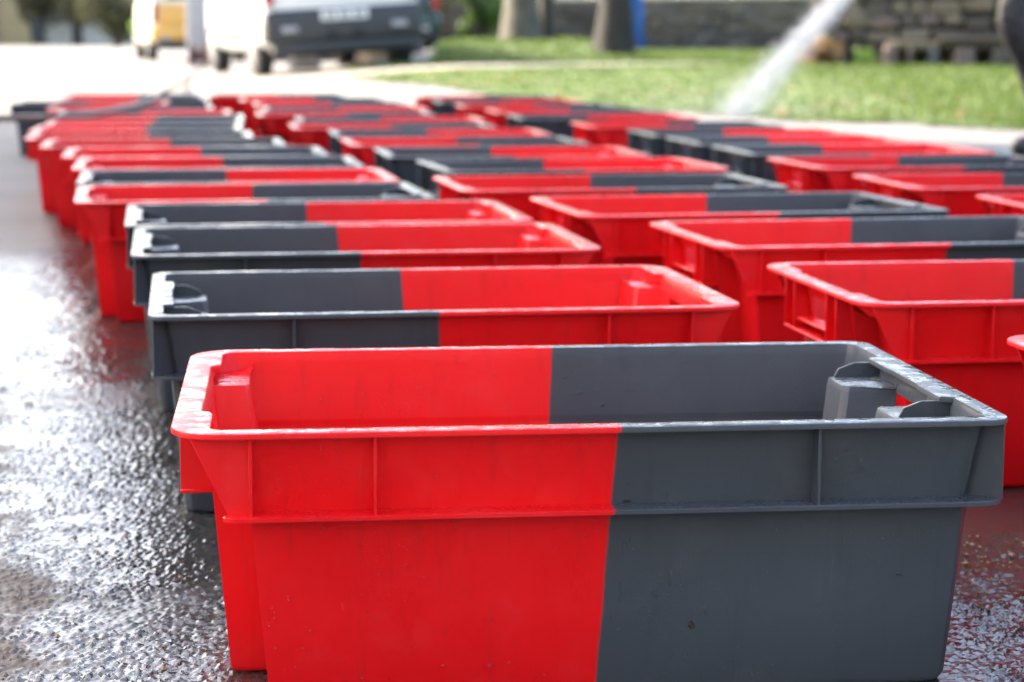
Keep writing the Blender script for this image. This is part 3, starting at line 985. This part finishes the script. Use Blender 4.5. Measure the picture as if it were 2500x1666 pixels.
# ------------------------------------------------------------------ vehicles
def vehicle(name, label, cat, loc, rz, tilt, L, W, H, body, rear, bumper, boxy, group=None, bz=.60):
    """rear at local y = -L/2"""
    t = empty(name, loc)
    t.rotation_euler = (0, tilt, rz)
    tag(t, label, cat, group)
    # stations along the length: (y, half width, sill z, belt z, roof z, roof half width)
    b = L/2
    if boxy:
        st = [(-b, .46*W, .42, .98, H-.22, .38*W), (-b+.06, .485*W, .32, 1.0, H-.05, .41*W), (-b+.5, .5*W, .28, 1.02, H, .425*W), (0, .5*W, .27, 1.02, H, .43*W),
              (b-1.75, .5*W, .27, 1.02, H-.02, .425*W), (b-1.35, .5*W, .27, 1.02, H-.32, .41*W), (b-.85, .495*W, .27, 1.0, 1.12, .45*W), (b-.12, .46*W, .28, .82, .92, .42*W), (b, .41*W, .36, .7, .78, .37*W)]
    else:
        st = [(-b, .43*W, .42, .86, .98, .36*W), (-b+.08, .475*W, .30, .9, H-.34, .36*W), (-b+.55, .495*W, .25, .92, H-.04, .38*W), (-.1, .5*W, .24, .92, H, .39*W),
              (b-1.75, .5*W, .24, .92, H-.1, .38*W), (b-1.15, .495*W, .24, .92, .99, .43*W), (b-.25, .46*W, .26, .78, .85, .41*W), (b, .40*W, .35, .62, .7, .35*W)]
    V, F = [], []
    for y, hw, z0, zb, zr, rw in st:
        half = [(hw*.90, z0), (hw*.985, z0+.10), (hw, (z0+zb)/2), (hw*.985, zb), (rw*1.0, zb+(zr-zb)*.86), (rw*.86, zr), (rw*.4, zr+.015)]
        for x, z in half: V.append((x, y, z))
        for x, z in half[::-1]: V.append((-x, y, z))
    n = 14
    for i in range(len(st)-1):
        for a in range(n):
            c = (a+1) % n
            F.append((i*n+a, (i+1)*n+a, (i+1)*n+c, i*n+c))
    F.append(tuple(range(n))[::-1]); F.append(tuple((len(st)-1)*n + a for a in range(n)))
    me = mesh('body', V, F)
    bm = bmesh.new(); bm.from_mesh(me)
    bmesh.ops.recalc_face_normals(bm, faces=bm.faces[:])
    bmesh.ops.bevel(bm, geom=[e for e in bm.edges if len(e.link_faces) == 2 and e.calc_face_angle() > .6], offset=.03, segments=2, affect='EDGES')
    bm.to_mesh(me); bm.free()
    me.polygons.foreach_set('use_smooth', [True]*len(me.polygons)); me.set_sharp_from_angle(angle=R(35))
    bo = link('body', me, body, t)
    # tailgate
    link('tailgate', box_mesh('tailgate', (-.40*W, -b-.028, bz-.06), (.40*W, -b+.03, .99 if boxy else .9), .02, 2), rear, t)
    rw_ = link('rear_window', box_mesh('rear_window', (-.34*W, -b-.004, 1.06 if boxy else .98), (.34*W, -b+.05, (H-.32) if boxy else 1.1), .02, 2), M['glass'], t)
    link('rear_bumper', box_mesh('rear_bumper', (-.485*W, -b-.10, .36), (.485*W, -b+.22, bz), .05, 3), bumper, t)
    link('rear_valance', box_mesh('rear_valance', (-.44*W, -b-.05, .235), (.44*W, -b+.2, .37), .03, 2), M['black_plastic'], t)
    for s in (-1, 1):
        link('fog_lamp', box_mesh('fog_lamp', (s*.34*W-.09, -b-.108, bz-.24), (s*.34*W+.09, -b-.08, bz-.17), .01, 1), M['wheel'], t)
        link('bumper_vent', box_mesh('bumper_vent', (s*.08*W-.07, -b-.106, .40), (s*.08*W+.07, -b-.08, .48), .01, 1), M['tyre'], t)
    np_ = link('number_plate', box_mesh('number_plate', (-.26, -b-.118, bz-.13), (.26, -b-.102, bz-.02), .004, 1), M['plate'], t)
    for k, (xa, xb) in enumerate(((-.205, -.165), (-.145, -.105), (-.05, -.01), (.01, .05), (.11, .15), (.165, .205))):
        link('character_mark', box_mesh('character_mark', (xa+.004, -b-.1205, bz-.108), (xb-.006, -b-.1185, bz-.04)), M['plate_ink'], np_)
    for s in (-1, 1):
        link('tail_light', box_mesh('tail_light', (s*.445*W-.05, -b-.034, bz+.06), (s*.445*W+.05, -b+.06, 1.0 if boxy else .86), .02, 2), M['lamp_red'], t)
        x0, x1 = sorted((s*(.5*W-.01), s*(.5*W+.006)))
        for yw in (-b+.72, b-.78):
            wh = link('wheel', tube_mesh('wheel', [(s*(.5*W-.20), yw, .31), (s*(.5*W-.185), yw, .31), (s*(.5*W-.03), yw, .31), (s*(.5*W-.01), yw, .31)], [.26, .31, .31, .27], 24), M['tyre'], t)
            link('wheel_rim', tube_mesh('wheel_rim', [(s*(.5*W-.03), yw, .31), (s*(.5*W-.004), yw, .31)], [.2, .17], 18), M['wheel'], wh)
        x0, x1 = sorted((s*(.445*W), s*(.462*W)))
        link('side_window', prism_mesh('side_window', [(-.1, 1.1 if boxy else 1.0), (b-1.5, 1.1 if boxy else 1.0), (b-1.8, H-.2), (-.05, H-.2)], x0+s*.006, x1+s*.006, 'x', .004), M['glass'], t)
        link('door_mirror', box_mesh('door_mirror', (s*.56*W-.07, b-1.5, 1.02), (s*.56*W+.07, b-1.42, 1.18), .02, 2), M['black_plastic'], t)
    for s in (-1, 1):
        x0, x1 = sorted((s*(.5*W-.02), s*(.5*W+.012)))
        link('side_trim', box_mesh('side_trim', (x0, -b+1.15, .40), (x1, b-1.2, .50), .01, 1), M['black_plastic'], t)
    link('underbody', box_mesh('underbody', (-.38*W, -b+.25, .20), (.38*W, b-.3, .33), .03, 1), M['tyre'], t)
    return t

vh = R(17)
ctr = Vector((-1.80, 23.3, 0)) + Vector((-math.sin(vh), math.cos(vh), 0))*2.15
vehicle('parked_van', 'white van with a dark plastic rear bumper parked on the road edge', 'van', (ctr.x, ctr.y, .055), vh, -R(3.6), 4.3, 1.78, 1.86, M['white_paint'], M['white_paint'], M['black_plastic'], True, 'parked vehicles', .71)
vehicle('parked_van', 'yellow van, body coloured cream as sunlit, parked behind the white van on the left', 'van', (-5.95, 39.5, 0), R(14), 0, 4.2, 1.75, 1.9, M['sunlit_cream_paint'], M['yellow_paint'], M['yellow_paint'], True, 'parked vehicles')
vehicle('parked_car', 'dark teal car mostly hidden behind the white van', 'car', (-2.05, 32.3, .16), R(6), 0, 4.0, 1.72, 1.45, M['teal_paint'], M['teal_paint'], M['teal_paint'], False, 'parked vehicles')

# ------------------------------------------------------------------ post, hose, reel, rocks
gp = empty('gate_post', (-4.65, 31.8, 0))
tag(gp, 'pale grey square gate post between the yellow van and the white van', 'post')
link('shaft', box_mesh('shaft', (-.15, -.15, -.1), (.15, .15, 1.25), .03, 2), M['concrete'], gp)
link('cap', prism_mesh('cap', [(-.19, 1.255), (.19, 1.255), (.19, 1.31), (0, 1.42), (-.19, 1.31)], -.19, .19, 'y', .01), M['concrete'], gp)
reel = empty('hose_reel', (-4.55, 31.2, 0))
tag(reel, 'maroon hose reel standing at the foot of the gate post', 'hose reel')
for s in (-1, 1):
    bm = bmesh.new(); bm_tube(bm, [(s*.11-.012, 0, .17), (s*.11+.012, 0, .17)], .16, 20)
    link('side_disc', from_bm('side_disc', bm, 40), M['maroon'], reel)
link('drum', tube_mesh('drum', [(-.1, 0, .17), (.1, 0, .17)], .10, 16), M['hose'], reel)
link('stand', box_mesh('stand', (-.16, -.13, 0), (.16, .13, .02), .006, 1), M['maroon'], reel)

hp = [(-4.5, 31.05, .07), (-4.15, 28.4, .014), (-3.6, 24.0, .014), (-3.21, 21.0, .034), (-2.51, 16.0, .10), (-1.93, 12.0, .168), (-1.60, 9.8, .211), (-1.46, 8.72, .2105), (-1.395, 7.68, .2105), (-1.40, 7.12, .2105), (-1.46, 6.88, .2095), (-1.58, 6.90, .206), (-1.75, 6.95, .196), (-2.4, 7.0, .12), (-3.1, 6.9, .013), (-4.2, 6.8, .013), (-5.2, 7.6, .013)]
tag(link('hose', tube_mesh('hose', smooth_path(hp, 10), [.016 if i < 62 else .0120 for i in range(161)], 8), M['hose']), 'thin brown hose trailing from the reel across the farthest crates', 'hose')

for k, (x, y, s, mi) in enumerate(((-1.72, 27.9, .34, 1), (-2.15, 28.4, .22, 3), (-1.20, 25.9, .16, 0), (-2.75, 28.2, .26, 0))):
    me = stone_mesh(s*1.5, s, s, 400+k)
    o = link('rock', me, (STONES[1], STONES[3], STONES[0], STONES[0])[k])
    o.location = (x, y, T(x, y)+s*.4)
    tag(o, ('tan rock seen under the white van between its rear wheels', 'rose coloured rock seen under the middle of the white van', 'small grey rock beside the right rear wheel of the white van', 'long grey rock seen under the left of the white van')[k], 'rock')

# blue tarpaulin strip hanging from the dark tree
V, F = [], []
q = random.Random(4)
for k in range(15):
    f = k/14
    z = 1.45 - f*1.12
    cx = 1.335 + .17*f + .02*math.sin(k*.9)
    hw = .085 - .035*f
    for j in range(5):
        u = j/4*2-1
        V.append((cx + hw*u, 24.86 + .03*math.sin(u*3+k*.5) + .02*f, z + .015*u))
for k in range(14):
    for j in range(4):
        F.append((k*5+j, k*5+j+1, (k+1)*5+j+1, (k+1)*5+j))
me = mesh('tarpaulin_strip', V, F)
o = link('tarpaulin_strip', me, M['blue_tarp'])
so = o.modifiers.new('s', 'SOLIDIFY'); so.thickness = .006
tag(o, 'blue tarpaulin strip hanging beside the dark tree trunk', 'tarpaulin')

# ------------------------------------------------------------------ person with the washer lance
def skin(name, verts, edges, mat, parent, sub=2, root=0):
    me = bpy.data.meshes.new(name)
    me.from_pydata([v[0] for v in verts], edges, [])
    o = bpy.data.objects.new(name, me); COL.objects.link(o)
    sk_ = o.modifiers.new('skin', 'SKIN'); sk_.use_smooth_shade = True
    for i, v in enumerate(verts):
        r = v[1]
        me.skin_vertices[0].data[i].radius = r if hasattr(r, '__len__') else (r, r)
        me.skin_vertices[0].data[i].use_root = (i == root)
    ss = o.modifiers.new('sub', 'SUBSURF'); ss.levels = sub; ss.render_levels = sub
    m2 = bake(o)
    bpy.data.objects.remove(o)
    m2.name = name
    m2.polygons.foreach_set('use_smooth', [True]*len(m2.polygons))
    m2.materials.clear()
    return link(name, m2, mat, parent)

pe = empty('person', (2.03, 8.33, 0))
tag(pe, 'person in black waterproofs and boots spraying the crates at the right edge', 'person')
# local: facing -x (towards the crates); legs slightly apart, near knee bent forward
body = [((.02, 0, .96), (.15, .17)), ((.015, 0, 1.10), (.14, .165)), ((0, 0, 1.28), (.145, .18)), ((-.01, 0, 1.42), (.12, .17)), ((-.02, 0, 1.50), .062), ((-.03, 0, 1.56), .056),
        ((-.01, -.10, .90), (.105, .10)), ((-.12, -.12, .53), (.082, .080)), ((-.03, -.12, .36), (.078, .072)), ((.03, -.12, .14), (.066, .062)),
        ((.05, .10, .90), (.105, .10)), ((.07, .12, .52), (.080, .078)), ((.14, .12, .34), (.076, .070)), ((.17, .12, .14), (.064, .060)),
        ((0, -.21, 1.41), .070), ((-.03, -.27, 1.15), .055), ((-.24, -.20, 1.04), .044), ((-.31, -.165, 1.02), .036),
        ((0, .21, 1.41), .070), ((-.06, .27, 1.14), .055), ((-.26, .13, 1.10), .044), ((-.335, .06, 1.09), .036)]
edges = [(0, 1), (1, 2), (2, 3), (3, 4), (4, 5), (0, 6), (6, 7), (7, 8), (8, 9), (0, 10), (10, 11), (11, 12), (12, 13), (3, 14), (14, 15), (15, 16), (16, 17), (3, 18), (18, 19), (19, 20), (20, 21)]
link_body = skin('body', body, edges, M['black_cloth'], pe)
# head with face
bm = bmesh.new()
bmesh.ops.create_uvsphere(bm, u_segments=24, v_segments=18, radius=1.0)
for v in bm.verts:
    c = v.co
    c.x *= .098; c.y *= .078; c.z *= .118
    if c.z < -.02 and c.x < 0: c.x *= .92; c.y *= .86
    if c.x < -.05 and abs(c.y) < .018 and -.035 < c.z < .02: c.x -= .022*(1-abs(c.y)/.018)
    if c.x < -.05 and abs(abs(c.y)-.032) < .014 and .0 < c.z < .03: c.x += .008
    if c.x < -.05 and abs(c.y) < .03 and -.062 < c.z < -.05: c.x += .005
hd = link('head', from_bm('head', bm, 60), M['skin'], pe)
hd.location = (-.045, 0, 1.655)
for s in (-1, 1):
    bm = bmesh.new(); bmesh.ops.create_uvsphere(bm, u_segments=10, v_segments=8, radius=.011)
    e = link('eye', from_bm('eye', bm, 60), M['glass'], hd); e.location = (-.083, s*.031, .014)
    bm = bmesh.new(); bmesh.ops.create_uvsphere(bm, u_segments=10, v_segments=8, radius=1)
    for v in bm.verts: v.co = Vector((v.co.x*.018, v.co.y*.008, v.co.z*.03))
    e = link('ear', from_bm('ear', bm, 60), M['skin'], hd); e.location = (.01, s*.079, .0)
bm = bmesh.new()
bmesh.ops.create_uvsphere(bm, u_segments=24, v_segments=16, radius=1.0)
bmesh.ops.delete(bm, geom=[v for v in bm.verts if v.co.z < -.35 or (v.co.x < -.45 and v.co.z < .5)], context='VERTS')
for v in bm.verts: v.co = Vector((v.co.x*.104, v.co.y*.085, v.co.z*.124))
hr = link('hair', from_bm('hair', bm, 60), M['hair'], hd)
jk = [((.02, 0, .90), (.165, .185)), ((.015, 0, 1.08), (.16, .185)), ((0, 0, 1.28), (.16, .195)), ((-.01, 0, 1.43), (.13, .185)), ((-.02, 0, 1.50), .075),
      ((0, -.215, 1.41), .080), ((-.03, -.272, 1.15), .066), ((-.20, -.212, 1.06), .056), ((0, .215, 1.41), .080), ((-.06, .272, 1.14), .066), ((-.22, .155, 1.105), .056)]
skin('jacket', jk, [(0, 1), (1, 2), (2, 3), (3, 4), (3, 5), (5, 6), (6, 7), (3, 8), (8, 9), (9, 10)], M['navy_cloth'], pe)
# boots
for (ax, ay) in ((.03, -.12), (.17, .12)):
    bt = [((ax, ay, .30), (.076, .072)), ((ax, ay, .16), (.064, .060)), ((ax+.01, ay, .065), (.062, .055)), ((ax-.08, ay, .052), (.050, .050)), ((ax-.15, ay, .045), (.042, .046))]
    b = skin('boot', bt, [(0, 1), (1, 2), (2, 3), (3, 4)], M['boot'], pe, 2, 1)
    for v in b.data.vertices:
        if v.co.z < .004: v.co.z = .004
    link('sole', prism_mesh('sole', [(ax+.075, ay-.04), (ax+.075, ay+.04), (ax-.05, ay+.052), (ax-.15, ay+.047), (ax-.195, ay+.02), (ax-.195, ay-.02), (ax-.15, ay-.047), (ax-.05, ay-.052)], 0.0, .018, 'z', .004), M['boot'], b)
# hands: palm and five bent fingers closed on the lance
def hand(name, wrist, along, sy):
    wx = Vector(wrist)
    a = Vector(along).normalized()              # lance direction
    pal = [((0, 0, 0), .030), ((0, 0, 0), .030)]
    dn = Vector((0, 0, -1)); dn = (dn - a*dn.dot(a)).normalized()
    sd_ = a.cross(dn)*sy
    root = wx
    vs_ = [(tuple(root), (.034, .022)), (tuple(root + a*.045), (.036, .024)), (tuple(root + a*.075), (.034, .022))]
    ed = [(0, 1), (1, 2)]
    for f in range(4):
        b0 = root + a*(.025+.02*f) + sd_*.018
        c1 = b0 + sd_*.016 + dn*(.020)
        c2 = c1 + dn*.022 - sd_*.016
        c3 = c2 - sd_*(.022 - .003*abs(f-1))
        i = len(vs_)
        for p in (b0, c1, c2, c3): vs_.append((tuple(p), .0088))
        ed += [(1, i), (i, i+1), (i+1, i+2), (i+2, i+3)]
    b0 = root + a*.02 - sd_*.02
    i = len(vs_)
    for p in (b0, b0 + a*.03 - sd_*.008 + dn*.018, b0 + a*.05 + dn*.036): vs_.append((tuple(p), .0098))
    ed += [(0, i), (i, i+1), (i+1, i+2)]
    return skin(name, vs_, ed, M['skin'], pe, 2, 0)
jet_a = Vector((1.60, 8.27, 1.00)); jet_b = Vector((.81, 7.74, .20))
jd = (jet_b - jet_a).normalized()
hand('hand', (-.31, -.165, 1.045), jd, 1)
hand('hand', (-.335, .06, 1.115), jd, -1)
lance = empty('spray_lance', tuple(jet_a))
tag(lance, 'steel pressure washer lance held by the person at the right edge', 'spray lance')
back = Vector((1.85, 8.17, 1.02)) - jet_a
link('tube', tube_mesh('tube', [(0, 0, 0), tuple(back*.5), tuple(back)], .007, 10), M['steel'], lance)
link('nozzle', tube_mesh('nozzle', [tuple(jd*.03), tuple(jd*.01), (0, 0, 0), tuple(-jd*.03)], [.007, .011, .012, .010], 12), M['black_plastic'], lance)
b2 = Vector((1.90, 8.20, 1.07)) - jet_a
link('grip', tube_mesh('grip', [tuple(back*.92), tuple(back*1.05 + Vector((0, 0, .03))), tuple(b2)], [.014, .018, .016], 12), M['black_plastic'], lance)

# the jet: thousands of thin water threads and drops
q = random.Random(77)
V, F = [], []
Lj = (jet_b - jet_a).length
ja = jd.orthogonal().normalized(); jb = jd.cross(ja)
def drop(p, d, ln, r):
    d = d.normalized()
    u = d.orthogonal().normalized(); w = d.cross(u)
    b = len(V)
    V.append(tuple(p - d*ln)); V.append(tuple(p + d*ln))
    for k in range(3):
        a = k*2.094
        V.append(tuple(p + (u*math.cos(a) + w*math.sin(a))*r))
    for k in range(3):
        k2 = (k+1) % 3
        F.append((b, b+2+k, b+2+k2)); F.append((b+1, b+2+k2, b+2+k))
for _ in range(24000):
    f = q.random()**1.25
    t = f*Lj*1.02 + .02
    rad = .010 + .036*t
    g1, g2 = q.gauss(0, 1), q.gauss(0, 1)
    p = jet_a + jd*t + (ja*g1 + jb*g2)*rad*.62
    if p.z < CRATE_H*.9: continue
    dd = jd + (ja*g1 + jb*g2)*.045
    drop(p, dd, q.uniform(.008, .022), q.uniform(.00018, .00042))
# splash thrown back from the crates
for _ in range(3500):
    a = q.uniform(0, 6.283); up = abs(q.gauss(0, .075)); rr_ = abs(q.gauss(0, .26))
    p = Vector((jet_b.x + math.cos(a)*rr_*1.1, jet_b.y + math.sin(a)*rr_*.8, .19 + up))
    drop(p, Vector((math.cos(a), math.sin(a), .6)), q.uniform(.001, .004), q.uniform(.0006, .0012))
tag(link('water_jet', mesh('water_jet', V, F, 60), M['spray']), 'white jet of water sprayed down onto the far crates', 'water', kind='stuff')

# ------------------------------------------------------------------ litter
def litter(name, label, cat, loc, rot, size, mat, seed):
    qq = random.Random(seed)
    V = [(0, 0, 0)] ; n = 7
    for k in range(n):
        a = k/n*6.283; r = size*qq.uniform(.6, 1.1)
        V.append((math.cos(a)*r, math.sin(a)*r*.6, qq.uniform(-.15, .25)*size))
    F = [(0, 1+k, 1+(k+1) % n) for k in range(n)]
    o = link(name, mesh(name, V, F), mat)
    so = o.modifiers.new('s', 'SOLIDIFY'); so.thickness = size*.18
    o.location = loc; o.rotation_euler = rot
    return tag(o, label, cat)
def front_face(lx, z):
    """a point on the near face of the front crate"""
    a = R(6.2); ly = -(.1775 + (z-.145)*math.tan(R(4.6))) - .0005
    return (.041 + lx*math.cos(a) - ly*math.sin(a), 1.667 + lx*math.sin(a) + ly*math.cos(a), z)
M['husk'] = simple('dark_husk', (0.018, 0.010, 0.006), 0.7, 0.3, 90.0)
litter('seed_husk', 'small dark seed husk stuck on the grey face of the front crate', 'husk', front_face(.072, .052), (R(84), R(70), R(6)), .0042, M['husk'], 1)
litter('leaf_scrap', 'tiny brown leaf scrap on the flange of the front crate', 'leaf', front_face(.022, .1475), (R(20), 0, R(6)), .0030, M['husk'], 2)

# leaves blown onto the verge and the gravel
q = random.Random(91)
V, F = [], []
n = 0
while n < 80:
    x = q.uniform(-1.2, 4.6); y = grass_front(x) + abs(q.gauss(0, 2.2)) - .25
    if y > 36: continue
    n += 1
    sz = q.uniform(.02, .05); a = q.uniform(0, 6.28); z = T(x, y) + q.uniform(.012, .05)
    b = len(V)
    for k in range(6):
        t = k/6*6.283
        V.append((x + math.cos(t+a)*sz, y + math.sin(t+a)*sz*.7, z + q.uniform(0, .5)*sz))
    F.append(tuple(b+k for k in range(6)))
tag(link('fallen_leaves', mesh('fallen_leaves', V, F), M['leaf_dry']), 'orange and brown fallen leaves scattered on the grass', 'leaves', kind='stuff')

# loose grit lying on the yard in front
q = random.Random(131)
V, F = [], []
n = 0
while n < 1500:
    if q.random() < .8:
        y = q.uniform(1.42, 3.2); x = q.uniform(-.95, -.22) - (y-1.5)*.12
        if q.random() < sstep(-.30, -.15, x + .27*(y-1.6)): continue
    else:
        y = q.uniform(1.45, 2.0); x = q.uniform(.36, .58)
    n += 1
    r = q.uniform(.0010, .0024) if q.random() < .93 else q.uniform(.003, .0045)
    b = len(V)
    for d in ((1, 0, 0), (-1, 0, 0), (0, 1, 0), (0, -1, 0), (0, 0, .7), (0, 0, -.7)):
        V.append((x + d[0]*r*q.uniform(.7, 1.2), y + d[1]*r*q.uniform(.7, 1.2), .0032 + d[2]*r*q.uniform(.7, 1.1)))
    for f in ((0, 2, 4), (2, 1, 4), (1, 3, 4), (3, 0, 4), (2, 0, 5), (1, 2, 5), (3, 1, 5), (0, 3, 5)):
        F.append(tuple(b+i for i in f))
tag(link('grit', mesh('grit', V, F), STONES[1]), 'loose tan grit lying on the wet asphalt at the left', 'grit', kind='stuff')
